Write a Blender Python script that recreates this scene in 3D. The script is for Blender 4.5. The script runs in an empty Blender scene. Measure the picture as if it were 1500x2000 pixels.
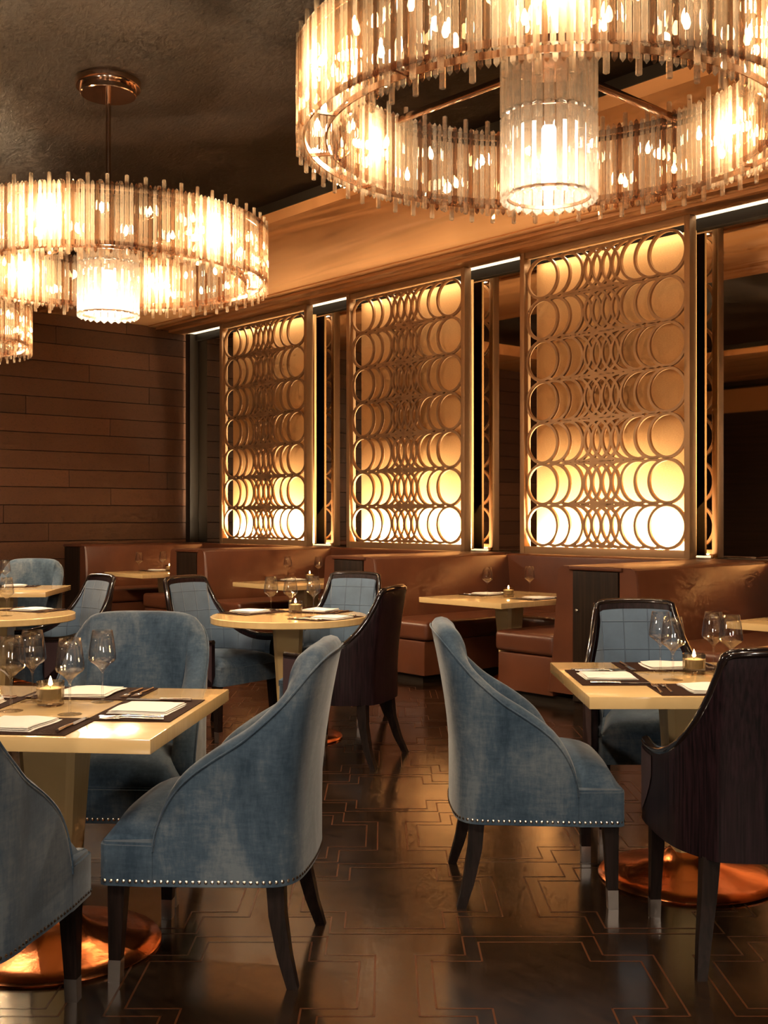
import bpy, bmesh, math, random
from mathutils import Vector, Matrix
random.seed(7)
S = bpy.context.scene
C = S.collection
PI = math.pi

# ---------------------------------------------------------------- camera
cam = bpy.data.cameras.new('camera'); cam_o = bpy.data.objects.new('camera', cam); C.objects.link(cam_o)
cam.sensor_fit = 'HORIZONTAL'; cam.sensor_width = 36.0; cam.lens = 36.0 * 2200 / 1500
cam.shift_y = 8.0 / 1500
cam_o.location = (0, 0, 1.36); cam_o.rotation_euler = (PI / 2, 0, 0)
cam.clip_start = 0.05; cam.clip_end = 80
S.camera = cam_o
# ---------------------------------------------------------------- world, exposure
W = bpy.data.worlds.new('world'); S.world = W; W.use_nodes = True
W.node_tree.nodes['Background'].inputs[0].default_value = (0.02, 0.014, 0.009, 1)
W.node_tree.nodes['Background'].inputs[1].default_value = 1.0
S.view_settings.view_transform = 'Standard'; S.view_settings.look = 'None'
S.view_settings.gamma = 1; S.view_settings.use_curve_mapping = False
S.view_settings.exposure = 0.32
cy = S.cycles
cy.max_bounces = 8; cy.diffuse_bounces = 2; cy.glossy_bounces = 4; cy.transmission_bounces = 8
cy.transparent_max_bounces = 24; cy.sample_clamp_indirect = 4.0; cy.sample_clamp_direct = 0
cy.caustics_reflective = False; cy.caustics_refractive = False; cy.blur_glossy = 0.3
cy.use_denoising = True; cy.use_adaptive_sampling = True; cy.adaptive_threshold = .1; cy.adaptive_min_samples = 12

# the room is set askew to the camera: u runs along the screen wall, v runs towards it
UH = Vector((-1910, 2200, 0)).normalized(); VH = Vector((UH.y, -UH.x, 0))
RA = math.atan2(-UH.y, -UH.x)
def UV(u, v, z=0.0):
    p = UH * u + VH * v; p.z = z; return p

# ---------------------------------------------------------------- lights
def spot(name, loc, target, watts, size_deg, col=(1, .78, .55), radius=.06, blend=.6):
    l = bpy.data.lights.new(name, 'SPOT'); l.energy = watts; l.spot_size = math.radians(size_deg); l.spot_blend = blend
    l.color = col; l.shadow_soft_size = radius
    o = bpy.data.objects.new(name, l); C.objects.link(o); o.location = loc
    o.rotation_euler = (Vector(target) - Vector(loc)).to_track_quat('-Z', 'Y').to_euler(); return o
WARM = (1.0, .70, .40); SOFT = (1.0, .82, .60)
DOWN = [  # ceiling spots over the tables, those near the camera added as fill: position on the ceiling, where they aim, power, cone
    ((-1.6, .9, 3.90), (-.75, 3.5, .6), 520, 62, SOFT), ((-.5, .1, 3.90), (.2, 3.7, .4), 520, 62, SOFT),
    ((.9, .3, 3.90), (1.0, 4.1, .5), 560, 62, SOFT), ((-2.6, 4.0, 3.90), (-1.4, 7.0, .6), 420, 60, SOFT),
    ((.2, 4.9, 4.05), (-.5, 6.9, .6), 300, 60, SOFT), ((-3.6, 6.6, 3.9), (-3.1, 9.6, .6), 300, 60, SOFT),
]
for i, (a, b, w, d, c) in enumerate(DOWN): spot('ceiling_spot_lamp', a, b, w * .34, d, c)
for u in (3.4, 6.2, 8.9, 11.6):
    spot('booth_spot_lamp', UV(u, 6.9, 3.90), UV(u, 6.75, .7), 150, 58, WARM)

for loc, w in (((-1.5, -2.1, 1.6), 175), ((1.7, -2.4, 1.6), 175), ((-3.4, 2.2, 1.8), 80)):     # fill lamps added behind and beside the viewer, no fittings
    l = bpy.data.lights.new('fill_lamp', 'POINT'); l.energy = w; l.color = (1, .84, .66); l.shadow_soft_size = .16
    o = bpy.data.objects.new('fill_lamp', l); C.objects.link(o); o.location = loc

# ---------------------------------------------------------------- materials
def mat(name, col, rough=.5, metal=0, **k):
    m = bpy.data.materials.new(name); m.use_nodes = True
    n = m.node_tree.nodes; b = n['Principled BSDF']
    b.inputs['Base Color'].default_value = (*col, 1); b.inputs['Roughness'].default_value = rough; b.inputs['Metallic'].default_value = metal
    for a, v in k.items(): b.inputs[a.replace('_', ' ')].default_value = v
    return m
def nd(m, t, **k):
    x = m.node_tree.nodes.new(t)
    for a, v in k.items():
        if a in x.inputs: x.inputs[a].default_value = v
        else: setattr(x, a, v)
    return x
def lk(m, a, b): m.node_tree.links.new(a, b)
def coords(m, scale=(1, 1, 1), rot=(0, 0, 0), which='Object'):
    t = nd(m, 'ShaderNodeTexCoord'); p = nd(m, 'ShaderNodeMapping'); p.inputs['Scale'].default_value = scale; p.inputs['Rotation'].default_value = rot
    lk(m, t.outputs[which], p.inputs[0]); return p.outputs[0]
def noise(m, vec, scale, detail=4, rough=.55, dist=0):
    x = nd(m, 'ShaderNodeTexNoise'); x.inputs['Scale'].default_value = scale; x.inputs['Detail'].default_value = detail
    x.inputs['Roughness'].default_value = rough; x.inputs['Distortion'].default_value = dist; lk(m, vec, x.inputs['Vector']); return x.outputs['Fac']
def ramp(m, fac, stops):
    r = nd(m, 'ShaderNodeValToRGB'); e = r.color_ramp.elements
    while len(e) < len(stops): e.new(.5)
    for i, (p, c) in enumerate(stops): e[i].position = p; e[i].color = (*c, 1)
    lk(m, fac, r.inputs[0]); return r.outputs[0]
def bsdf(m): return m.node_tree.nodes['Principled BSDF']
def tocol(m, out): lk(m, out, bsdf(m).inputs['Base Color'])
def bump(m, h, strength=.3, dist=.01):
    b = nd(m, 'ShaderNodeBump'); b.inputs['Strength'].default_value = strength; b.inputs['Distance'].default_value = dist
    lk(m, h, b.inputs['Height']); lk(m, b.outputs[0], bsdf(m).inputs['Normal'])
def scaled(c, f): return tuple(x * f for x in c)

M = {}
def velvet(name, a, b, c):
    m = mat(name, a, .9, Sheen_Weight=.3, Sheen_Roughness=.4, Specular_IOR_Level=.2); bsdf(m).inputs['Sheen Tint'].default_value = (.85, .85, .85, 1)
    f1 = noise(m, coords(m, (1, 1, .5)), 6, 5, .6, .5); f2 = noise(m, coords(m, (95, 95, 22)), 1, 4, .7); f3 = noise(m, coords(m, (22, 22, 95)), 1, 4, .7)
    s1 = nd(m, 'ShaderNodeMath', operation='ADD'); lk(m, f2, s1.inputs[0]); lk(m, f3, s1.inputs[1])
    s2 = nd(m, 'ShaderNodeMath', operation='MULTIPLY_ADD'); lk(m, s1.outputs[0], s2.inputs[0]); s2.inputs[1].default_value = .30; lk(m, f1, s2.inputs[2])
    s3 = nd(m, 'ShaderNodeMath', operation='MULTIPLY'); lk(m, s2.outputs[0], s3.inputs[0]); s3.inputs[1].default_value = .625
    tocol(m, ramp(m, s3.outputs[0], [(.38, a), (.5, b), (.63, c)])); bump(m, s1.outputs[0], .12, .002); return m
M['velvet'] = velvet('blue_velvet', (.020, .038, .063), (.042, .068, .102), (.106, .130, .156))
def quilt(name):
    m = mat(name, (.1, .16, .24), .8, Sheen_Weight=.25)
    v = coords(m, which='UV'); br = nd(m, 'ShaderNodeTexBrick'); lk(m, v, br.inputs['Vector']); br.offset = 0
    br.inputs['Scale'].default_value = 1; br.inputs['Brick Width'].default_value = .115; br.inputs['Row Height'].default_value = .125
    br.inputs['Mortar Size'].default_value = .0035; br.inputs['Mortar Smooth'].default_value = .6; br.inputs['Bias'].default_value = 0
    for k, c in (('Color1', (.060, .098, .155)), ('Color2', (.070, .112, .170)), ('Mortar', (.040, .068, .110))): br.inputs[k].default_value = (*c, 1)
    f = noise(m, coords(m), 9, 5); mx = nd(m, 'ShaderNodeMix', data_type='RGBA', blend_type='MULTIPLY'); mx.inputs[0].default_value = .6
    lk(m, br.outputs['Color'], mx.inputs[6]); lk(m, ramp(m, f, [(.3, (.7, .7, .7)), (.7, (1.2, 1.2, 1.2))]), mx.inputs[7]); tocol(m, mx.outputs[2])
    iv = nd(m, 'ShaderNodeInvert'); lk(m, br.outputs['Fac'], iv.inputs[1]); bump(m, iv.outputs[0], .5, .01); return m
M['quilt'] = quilt('quilted_blue_fabric')
def streaky(name, a, b, scale, rough, coat=0, axis='z', det=5):
    m = mat(name, a, rough, Coat_Weight=coat, Coat_Roughness=.08)
    sc = {'z': (scale, scale, scale * .03), 'x': (scale * .03, scale, scale), 'y': (scale, scale * .03, scale)}[axis]
    f = noise(m, coords(m, sc), 1, det, .6, .4); tocol(m, ramp(m, f, [(.35, a), (.65, b)])); bump(m, f, .06, .002); return m
M['ebony'] = streaky('striped_dark_veneer', (.0015, .001, .0014), (.017, .007, .0095), 130, .42, 0); bsdf(M['ebony']).inputs['Specular IOR Level'].default_value = .15
M['mauve'] = mat('mauve_leather', (.045, .026, .030), .5, Specular_IOR_Level=.25)
M['darkwood'] = streaky('dark_stained_oak', (.008, .005, .0035), (.024, .013, .008), 60, .5); bsdf(M['darkwood']).inputs['Specular IOR Level'].default_value = .12
M['legwood'] = streaky('near_black_leg_wood', (.005, .0035, .003), (.016, .009, .0075), 90, .42); bsdf(M['legwood']).inputs['Specular IOR Level'].default_value = .1
M['blackgloss'] = mat('polished_black_lacquer', (.008, .005, .005), .12, Coat_Weight=.6)
m = mat('cream_lacquer', (.62, .47, .26), .16, Coat_Weight=.35, Coat_Roughness=.06)
f = noise(m, coords(m, (2, 30, 2)), 2, 4); tocol(m, ramp(m, f, [(.3, (.60, .41, .185)), (.7, (.68, .475, .225))])); M['cream'] = m
m = mat('beaten_copper', (.86, .28, .10), .24, 1); bump(m, noise(m, coords(m), 26, 3), .12, .01); M['copper'] = m
def leather(name, a, b):
    m = mat(name, a, .36, Coat_Weight=.1); f = noise(m, coords(m), 3, 5); tocol(m, ramp(m, f, [(.3, a), (.72, b)]))
    bump(m, noise(m, coords(m), 180, 3), .10, .002); return m
M['leather'] = leather('chestnut_leather', (.070, .021, .009), (.115, .036, .015))
m = mat('champagne_metal_paint', (.37, .22, .112), .42, .4); M['champagne'] = m
m = mat('gold_fabric', (.62, .34, .11), .8); v = coords(m, (1, 1, 1)); f = noise(m, coords(m, (60, 60, 160)), 1, 4)
tocol(m, ramp(m, f, [(.3, (.60, .32, .12)), (.7, (.70, .40, .165))])); M['goldfabric'] = m
M['mirror'] = mat('smoked_mirror', (.50, .42, .34), .02, 1)
M['chrome'] = mat('polished_rose_metal', (.62, .42, .30), .14, 1)
M['silver'] = mat('polished_steel', (.75, .70, .64), .18, 1)
M['brushed'] = mat('brushed_nickel', (.30, .27, .25), .4, 1)
M['nail'] = mat('pewter_nail', (.75, .68, .58), .22, 1)
m = mat('white_linen', (.80, .74, .66), .9, Sheen_Weight=.2); bump(m, noise(m, coords(m), 320, 2), .15, .001); M['linen'] = m
m = mat('woven_brown_mat', (.030, .013, .009), .9, Specular_IOR_Level=.08); f = noise(m, coords(m, (160, 160, 40)), 1.5, 3)
tocol(m, ramp(m, f, [(.3, (.014, .006, .004)), (.7, (.042, .017, .010))])); bump(m, f, .5, .003); M['mat'] = m
M['wax'] = mat('candle_wax', (.9, .75, .5), .5, Subsurface_Weight=.0)
def emit(name, col, s):
    m = mat(name, (0, 0, 0), .5); b = bsdf(m); b.inputs['Emission Color'].default_value = (*col, 1); b.inputs['Emission Strength'].default_value = s; return m
M['flame'] = emit('candle_flame', (1, .62, .22), 60)
M['bulb'] = emit('lamp_bulb', (1, .80, .54), 30)
M['tube'] = emit('frosted_lamp_tube', (1, .88, .70), 9)
M['cove'] = emit('cove_diffuser', (1, .78, .50), 1.5)
M['led'] = emit('led_strip', (1, .80, .50), 3)
def clear(name, tint, share, rough=0.0, ior=1.5):
    """clear glass: part straight-through, part refracting, with surface reflection"""
    m = bpy.data.materials.new(name); m.use_nodes = True; n = m.node_tree.nodes; n.clear()
    o = nd(m, 'ShaderNodeOutputMaterial'); t = nd(m, 'ShaderNodeBsdfTransparent'); t.inputs[0].default_value = (*tint, 1)
    g = nd(m, 'ShaderNodeBsdfGlass'); g.inputs['Color'].default_value = (*tint, 1); g.inputs['Roughness'].default_value = rough; g.inputs['IOR'].default_value = ior
    mx = nd(m, 'ShaderNodeMixShader'); mx.inputs[0].default_value = share
    lk(m, t.outputs[0], mx.inputs[1]); lk(m, g.outputs[0], mx.inputs[2]); lk(m, mx.outputs[0], o.inputs[0]); return m
def thin_glass(name, extra):
    m = bpy.data.materials.new(name); m.use_nodes = True; n = m.node_tree.nodes; n.clear(); o = nd(m, 'ShaderNodeOutputMaterial')
    t = nd(m, 'ShaderNodeBsdfTransparent'); g = nd(m, 'ShaderNodeBsdfGlossy'); g.inputs['Roughness'].default_value = .015; lw = nd(m, 'ShaderNodeLayerWeight'); pw = nd(m, 'ShaderNodeMath', operation='POWER'); lk(m, lw.outputs['Facing'], pw.inputs[0]); pw.inputs[1].default_value = 3.5
    mu = nd(m, 'ShaderNodeMath', operation='MULTIPLY_ADD'); lk(m, pw.outputs[0], mu.inputs[0]); mu.inputs[1].default_value = .75; mu.inputs[2].default_value = .06; mu.use_clamp = True
    mx = nd(m, 'ShaderNodeMixShader'); lk(m, mu.outputs[0], mx.inputs[0]); lk(m, t.outputs[0], mx.inputs[1]); lk(m, g.outputs[0], mx.inputs[2])
    r = nd(m, 'ShaderNodeBsdfRefraction'); r.inputs['IOR'].default_value = 1.45; r.inputs['Roughness'].default_value = 0
    m2 = nd(m, 'ShaderNodeMixShader'); m2.inputs[0].default_value = extra; lk(m, mx.outputs[0], m2.inputs[1]); lk(m, r.outputs[0], m2.inputs[2]); lk(m, m2.outputs[0], o.inputs[0]); return m
M['glass'] = thin_glass('drinking_glass', .10)
M['votive'] = clear('votive_glass', (.98, .94, .86), .6, .02, 1.5)
def crystal(name, tint, frost):
    m = clear(name, tint, .5, .0, 1.6); n = m.node_tree.nodes; out = [x for x in n if x.type == 'OUTPUT_MATERIAL'][0]
    old = out.inputs[0].links[0].from_socket
    d = nd(m, 'ShaderNodeBsdfTranslucent'); d.inputs[0].default_value = (1, .86, .68, 1)
    df = nd(m, 'ShaderNodeBsdfDiffuse'); df.inputs[0].default_value = (.9, .8, .66, 1)
    a = nd(m, 'ShaderNodeMixShader'); a.inputs[0].default_value = .5; lk(m, d.outputs[0], a.inputs[1]); lk(m, df.outputs[0], a.inputs[2])
    b = nd(m, 'ShaderNodeMixShader'); b.inputs[0].default_value = frost; lk(m, old, b.inputs[1]); lk(m, a.outputs[0], b.inputs[2]); lk(m, b.outputs[0], out.inputs[0])
    return m
M['crystal'] = crystal('pale_gold_crystal', (.96, .88, .78), .08)
M['crystal_refract_dark'] = crystal('refract_dark_crystal', (.74, .57, .43), .03)  # dark refraction streaks painted in as a darker glass tint
M['crystal_refract_bright'] = crystal('refract_bright_crystal', (.99, .96, .92), .12)  # bright refraction streaks painted in as a paler, frostier tint
M['crystal_clear'] = crystal('clear_crystal', (1, .985, .97), .06)
# surfaces of the room
m = mat('floor_wood', (.02, .012, .007), .2, Coat_Weight=.5, Coat_Roughness=.16, Specular_IOR_Level=1.0)
f1 = noise(m, coords(m, (.6, 9, 1)), 6, 6, .6, .5); f2 = noise(m, coords(m), 5, 6, .7, .3)
mx = nd(m, 'ShaderNodeMix', data_type='RGBA', blend_type='MULTIPLY'); mx.inputs[0].default_value = 1
lk(m, ramp(m, f1, [(.3, (.008, .0042, .0022)), (.7, (.025, .0125, .0062))]), mx.inputs[6]); lk(m, ramp(m, f2, [(.3, (.6, .6, .6)), (.7, (1.2, 1.15, 1.1))]), mx.inputs[7])
tocol(m, mx.outputs[2]); lk(m, ramp(m, f2, [(.3, (.13, .13, .13)), (.75, (.25, .25, .25))]), bsdf(m).inputs['Roughness']); bump(m, f1, .05, .002); M['floor'] = m
M['inlay'] = mat('copper_brown_inlay', (.065, .021, .007), .3, Specular_IOR_Level=.3)
m = mat('dark_ceiling_plaster', (.06, .042, .026), .5, Specular_IOR_Level=.08); f = noise(m, coords(m, (1, 1, 1)), 5, 9, .72, 1.2)
tocol(m, ramp(m, f, [(.3, (.0032, .0016, .0009)), (.7, (.009, .0048, .0026))])); bump(m, noise(m, coords(m, (4, 9, 4)), 3, 8, .7, 1), .5, .02); M['ceil_dark'] = m
m = mat('bronze_lacquer_ceiling', (.62, .30, .122), .30, .1); f = noise(m, coords(m, (.28, 1.5, 1)), 1.3, 1.5, .4, .8)
bump(m, f, .6, .16); M['ceil_gold'] = m
M['darktrim'] = mat('dark_bronze_trim', (.012, .008, .005), .5, Specular_IOR_Level=.2)
def plank_mat(name, a, b):
    m = mat(name, a, .5); f = noise(m, coords(m, (.9, 6, 9)), 3.4, 7, .62, 1.6); tocol(m, ramp(m, f, [(.3, a), (.52, b), (.72, scaled(a, 1.3))])); bump(m, f, .15, .004)
    return m
M['plank'] = [plank_mat('walnut_plank_%s' % s, scaled((.066, .028, .015), k), scaled((.105, .045, .022), k)) for s, k in (('mid', 1), ('light', 1.25), ('deep', .8))]
M['wallback'] = mat('dark_backing', (.008, .005, .003), .7)
M['wallwood'] = streaky('dark_panelled_wall', (.02, .011, .007), (.04, .022, .013), 20, .5, 0, 'x')

# ---------------------------------------------------------------- mesh helpers
def mesh(name, bm, smooth=None):
    bmesh.ops.recalc_face_normals(bm, faces=bm.faces[:])
    me = bpy.data.meshes.new(name); bm.to_mesh(me); bm.free()
    if smooth is not None:
        if smooth >= 180: me.shade_smooth()
        else:
            me.shade_smooth()
            try: me.set_sharp_from_angle(angle=math.radians(smooth))
            except Exception: pass
    return me
def obj(name, me, m, parent=None, loc=(0, 0, 0), rot=(0, 0, 0)):
    o = bpy.data.objects.new(name, me); C.objects.link(o)
    if m is not None and len(me.materials) == 0: me.materials.append(m)
    if parent: o.parent = parent
    o.location = loc; o.rotation_euler = rot; return o
def thing(name, label, cat, loc=(0, 0, 0), rz=0, group=None):
    o = bpy.data.objects.new(name, None); C.objects.link(o); o.empty_display_size = .1
    o.location = loc; o.rotation_euler = (0, 0, rz); tag(o, label, cat, group); return o
def tag(o, label, cat, group=None):
    o['label'] = label; o['category'] = cat
    if group: o['group'] = group
    return o
def struct(name, me, m, **k):
    o = obj(name, me, m, **k); o['kind'] = 'structure'; return o
def clone(o, parent=None):
    c = o.copy(); C.objects.link(c); c.parent = parent
    for ch in o.children: clone(ch, c)
    return c
def place(proto, used, loc, rz, label, group=None, cat=None):
    o = proto if not used[0] else clone(proto); used[0] = True
    o.location = loc; o.rotation_euler = (0, 0, rz); o['label'] = label
    if group: o['group'] = group
    return o
def bx(bm, x0, x1, y0, y1, z0, z1, bev=0, seg=2):
    r = bmesh.ops.create_cube(bm, size=1); vs = r['verts']
    for v in vs: v.co = Vector(((x0 + x1) / 2 + v.co.x * (x1 - x0), (y0 + y1) / 2 + v.co.y * (y1 - y0), (z0 + z1) / 2 + v.co.z * (z1 - z0)))
    if bev: bmesh.ops.bevel(bm, geom=list({e for v in vs for e in v.link_edges}), offset=bev, segments=seg, affect='EDGES', profile=.6)
    return bm
def box(x0, x1, y0, y1, z0, z1, bev=0, name='box', seg=2):
    return mesh(name, bx(bmesh.new(), x0, x1, y0, y1, z0, z1, bev, seg), 35 if bev else None)
def grid(bm, rows, close_u=False, close_v=False):
    """rows: list of lists of points"""
    g = [[bm.verts.new(p) for p in r] for r in rows]; n, k = len(g), len(g[0])
    for i in range(n if close_u else n - 1):
        for j in range(k if close_v else k - 1):
            q = [g[i][j], g[(i + 1) % n][j], g[(i + 1) % n][(j + 1) % k], g[i][(j + 1) % k]]
            try: bm.faces.new(q)
            except ValueError: pass
    return g
def lathe(prof, n=24, name='lathe', smooth=40, sq=False, ang0=0):
    bm = bmesh.new(); rows = []
    for i in range(n):
        a = 2 * PI * i / n + ang0; rows.append([(r * math.cos(a), r * math.sin(a), z) for r, z in prof])
    grid(bm, rows, close_u=True); bmesh.ops.remove_doubles(bm, verts=bm.verts[:], dist=1e-6)
    # close open ends
    bmesh.ops.holes_fill(bm, edges=[e for e in bm.edges if e.is_boundary], sides=0)
    return mesh(name, bm, smooth)
def tube(pts, r, n=8, name='tube', closed=False, bm=None):
    own = bm is None; bm = bm or bmesh.new(); P = [Vector(p) for p in pts]; rows = []
    for i, p in enumerate(P):
        a = P[i - 1] if (i or closed) else p; b = P[(i + 1) % len(P)] if (i < len(P) - 1 or closed) else p
        t = (b - a).normalized(); s = t.cross(Vector((0, 0, 1)))
        if s.length < 1e-3: s = Vector((1, 0, 0))
        s.normalize(); q = s.cross(t); rr = r[i] if isinstance(r, (list, tuple)) else r
        rows.append([p + s * rr * math.cos(2 * PI * k / n) + q * rr * math.sin(2 * PI * k / n) for k in range(n)])
    g = grid(bm, rows, close_u=closed, close_v=True)
    if not closed:
        bm.faces.new(g[0]); bm.faces.new(g[-1])
    return mesh(name, bm, 60) if own else bm
def extrude_poly(bm, pts, z0, z1):
    a = [bm.verts.new((x, y, z0)) for x, y in pts]; b = [bm.verts.new((x, y, z1)) for x, y in pts]
    bm.faces.new(a[::-1]); bm.faces.new(b)
    for i in range(len(a)): j = (i + 1) % len(a); bm.faces.new((a[i], a[j], b[j], b[i]))
    return bm
def spline(pts, n):
    """Catmull-Rom through tuples, n samples, evenly in parameter length"""
    P = [Vector(p) for p in pts]; seg = []; tot = 0
    for i in range(len(P) - 1): d = (P[i + 1] - P[i]).length; seg.append((tot, d)); tot += d
    out = []
    for k in range(n):
        s = tot * k / (n - 1); i = 0
        while i < len(seg) - 1 and s > seg[i][0] + seg[i][1]: i += 1
        t = (s - seg[i][0]) / max(seg[i][1], 1e-9); p1, p2 = P[i], P[i + 1]; p0 = P[i - 1] if i else p1; p3 = P[i + 2] if i + 2 < len(P) else p2
        out.append(.5 * ((2 * p1) + (p2 - p0) * t + (2 * p0 - 5 * p1 + 4 * p2 - p3) * t * t + (3 * p1 - p0 - 3 * p2 + p3) * t ** 3))
    return out

# ================================================================ the room
U0, U1, V0, VM = -4.0, 13.7, -2.6, 8.35          # room extents along u, v; VM = mirror plane
ZC, ZT = 3.95, 4.12                              # soffit and tray heights
TV0, TV1, TU0, TU1 = .57, 5.77, -1.6, 12.4       # ceiling tray
RZ = (0, 0, RA)
def wbox(u0, u1, v0, v1, z0, z1, bev=0, name='slab'): return box(-u1, -u0, v0, v1, z0, z1, bev, name)
floor = struct('floor', wbox(U0, U1, V0, VM + .2, -.1, 0, name='floor'), M['floor'], rot=RZ)
struct('ceiling', wbox(TU0, TU1, TV0, TV1, ZT, ZT + .05, name='ceiling_tray'), M['ceil_dark'], rot=RZ)
lowc = struct('ceiling', wbox(U0, U1, TV1, 7.62, ZC, ZC + .25, name='soffit'), M['ceil_gold'], rot=RZ)
for a in ((U0, U1, V0, TV0), (U0, TU0, TV0, TV1), (TU1, U1, TV0, TV1)):
    struct('ceiling', wbox(*a, ZC, ZC + .25, name='soffit'), M['ceil_gold'], rot=RZ)
# dark shadow line round the tray
for a in ((TU0, TU1, TV1 - .012, TV1, ZC + .09, ZT), (TU0, TU1, TV0, TV0 + .012, ZC + .09, ZT)):
    struct('trim_1', wbox(*a, name='tray_shadow_trim'), M['darktrim'], rot=RZ)
# stepped cove mouldings above the screens
for k, (a, b, dz) in enumerate(((7.62, 7.74, .015), (7.74, 7.82, .045), (7.82, 7.94, .035), (7.94, 8.19, .065))):
    struct('trim_%d' % (2 + k), wbox(U0, U1, a, b, ZC - dz, ZC + .25, .008, 'cove_step'), M['ceil_gold'], rot=RZ)
struct('trim_6', wbox(U0, U1, 8.30, VM + .1, ZC - .15, ZC + .2, name='mirror_header'), M['darktrim'], rot=RZ)
struct('ceiling', wbox(U0, U1, 8.19, 8.30, ZC + .02, ZC + .2, name='cove_roof'), M['ceil_gold'], rot=RZ)
cl = obj('cove_light', wbox(2.5, U1 - .1, 8.195, 8.295, ZC - .06, ZC + .0, name='cove_light'), M['cove'], rot=RZ)
tag(cl, 'long glowing cream cove light strip along the top of the mirror wall', 'cove light')
struct('wall_right', wbox(U0, U1, VM + .02, VM + .2, 0, ZC + .2, name='wall_right'), M['wallback'], rot=RZ)
wm = obj('wall_mirror', wbox(U0, U1 - .02, VM, VM + .02, 1.0, ZC - .13, name='wall_mirror'), M['mirror'], rot=RZ)
tag(wm, 'long smoked mirror covering the wall behind the ring screens', 'mirror')
for a, n in (((U0, U1, V0 - .1, V0, 0, ZC + .2), 'wall_left'), ((U0 - .1, U0, V0 - .1, VM + .2, 0, ZC + .2), 'wall_front')):
    struct(n, wbox(*a, name=n), M['wallwood'], rot=RZ)
struct('trim_7', wbox(U0, U1, V0, V0 + .03, 3.35, 3.80, name='upper_band'), M['ceil_gold'], rot=RZ)
struct('trim_8', wbox(U0, U1, V0, V0 + .05, 3.80, 3.86, name='band_gap'), M['darktrim'], rot=RZ)
# back wall of separate planks
back = struct('wall_back', wbox(U1 + .02, U1 + .2, V0 - .1, VM + .2, 0, ZC + .2, name='wall_back'), M['wallback'], rot=RZ)
JO = {1: [4.6, 6.76], 2: [5.2, 7.64], 3: [3.4, 5.90], 4: [4.3, 7.06], 5: [5.0, 8.22], 6: [4.9, 7.64], 7: [3.9, 6.48, 7.92], 8: [4.6, 7.07], 9: [3.1, 5.61],
      10: [4.1, 6.20], 11: [5.3, 8.22], 12: [4.7, 7.2], 13: [3.6, 6.4], 14: [5.1, 7.7], 0: [5.1, 7.64], -1: [4.2, 6.3], -2: [3.6, 7.3]}
for r, js in JO.items():
    zt = 3.34 - .23 * (r - 1); zb = zt - .23
    if zb < 0: zb = .0
    if zt > ZC: zt = ZC
    e = [.4, 2.4] + js + [VM]
    for i in range(len(e) - 1):
        pr = random.uniform(0, .003)
        o = obj('plank', box(-U1 + 0, -U1 + .02 + pr, e[i] + .003, e[i + 1] - .003, zb + .004, zt - .004, .002, 'plank', 1), M['plank'][random.choice((0, 0, 1, 2))], back)
struct('trim_9', wbox(U1 - .14, U1 - .02, VM - .14, VM, 0, ZC - .02, .01, name='corner_post'), M['darktrim'], rot=RZ)
# ledge below the mirror
struct('trim_10', wbox(U0, U1 - .03, 8.06, VM, .0, 1.0, .006, name='mirror_ledge'), M['darkwood'], rot=RZ)

# floor inlay: outlined crosses laid square to the tables
def cross_mesh(a, n, w, h=.0012):
    """double outline of a notched cross: half-span a, notch n, line width w"""
    bm = bmesh.new()
    for off in (0, .048):
        A = a + off; b = a - n + off
        P = [(b, -A), (b, -b), (A, -b), (A, b), (b, b), (b, A), (-b, A), (-b, b), (-A, b), (-A, -b), (-b, -b), (-b, -A)]
        for i in range(12):
            (x0, y0), (x1, y1) = P[i], P[(i + 1) % 12]
            bx(bm, min(x0, x1) - w / 2, max(x0, x1) + w / 2, min(y0, y1) - w / 2, max(y0, y1) + w / 2, 0, h)
    return mesh('inlay_line', bm)
cm = cross_mesh(.32, .155, .0058, .0004); cm.materials.append(M['inlay'])
Rinv = Matrix.Rotation(-RA, 4, 'Z')
for j in range(-1, 9):
    for i in range(-4, 5):
        x = .465 + i * .86 + (j % 2) * .43; y = 3.275 + j * .76
        p = Rinv @ Vector((x, y, 0)); 
        if p.y > 6.1 or abs(x) > .42 * y + .6: continue
        o = obj('inlay_line', cm, None, floor, (p.x, p.y, .0002 + .0004 * (j % 2)), (0, 0, -RA))

# ================================================================ lattice screens
def arc_mesh(name, R, w, d, a0, a1, n):
    bm = bmesh.new(); rows = []
    full = abs(a1 - a0) > 6.2
    for i in range(n if full else n + 1):
        a = a0 + (a1 - a0) * i / n; c, s = math.cos(a), math.sin(a)
        rows.append([(r * c, y, r * s) for r, y in ((R, 0), (R, d), (R - w, d), (R - w, 0))])
    g = grid(bm, rows, close_u=full, close_v=True)
    if not full: bm.faces.new(g[0]); bm.faces.new(g[-1])
    me = mesh(name, bm, 40); me.materials.append(M['champagne']); return me
SW, SZ0, SZ1 = 1.90, 1.02, 3.884
PITCH = (SZ1 - SZ0 - .13) / 7; RR = PITCH / 2 + .004; BW = .0245
full_m = arc_mesh('ring', RR, BW, .028, 0, 2 * PI, 40)
AO = [math.radians(a) for a in (111, 111, 105, 105, 105, 104)]
right_m = [arc_mesh('arc', RR, BW, .0275, -a, a, 24) for a in AO]
left_m = [arc_mesh('arc', RR, BW, .0265, PI - a, PI + a, 24) for a in AO]
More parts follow.
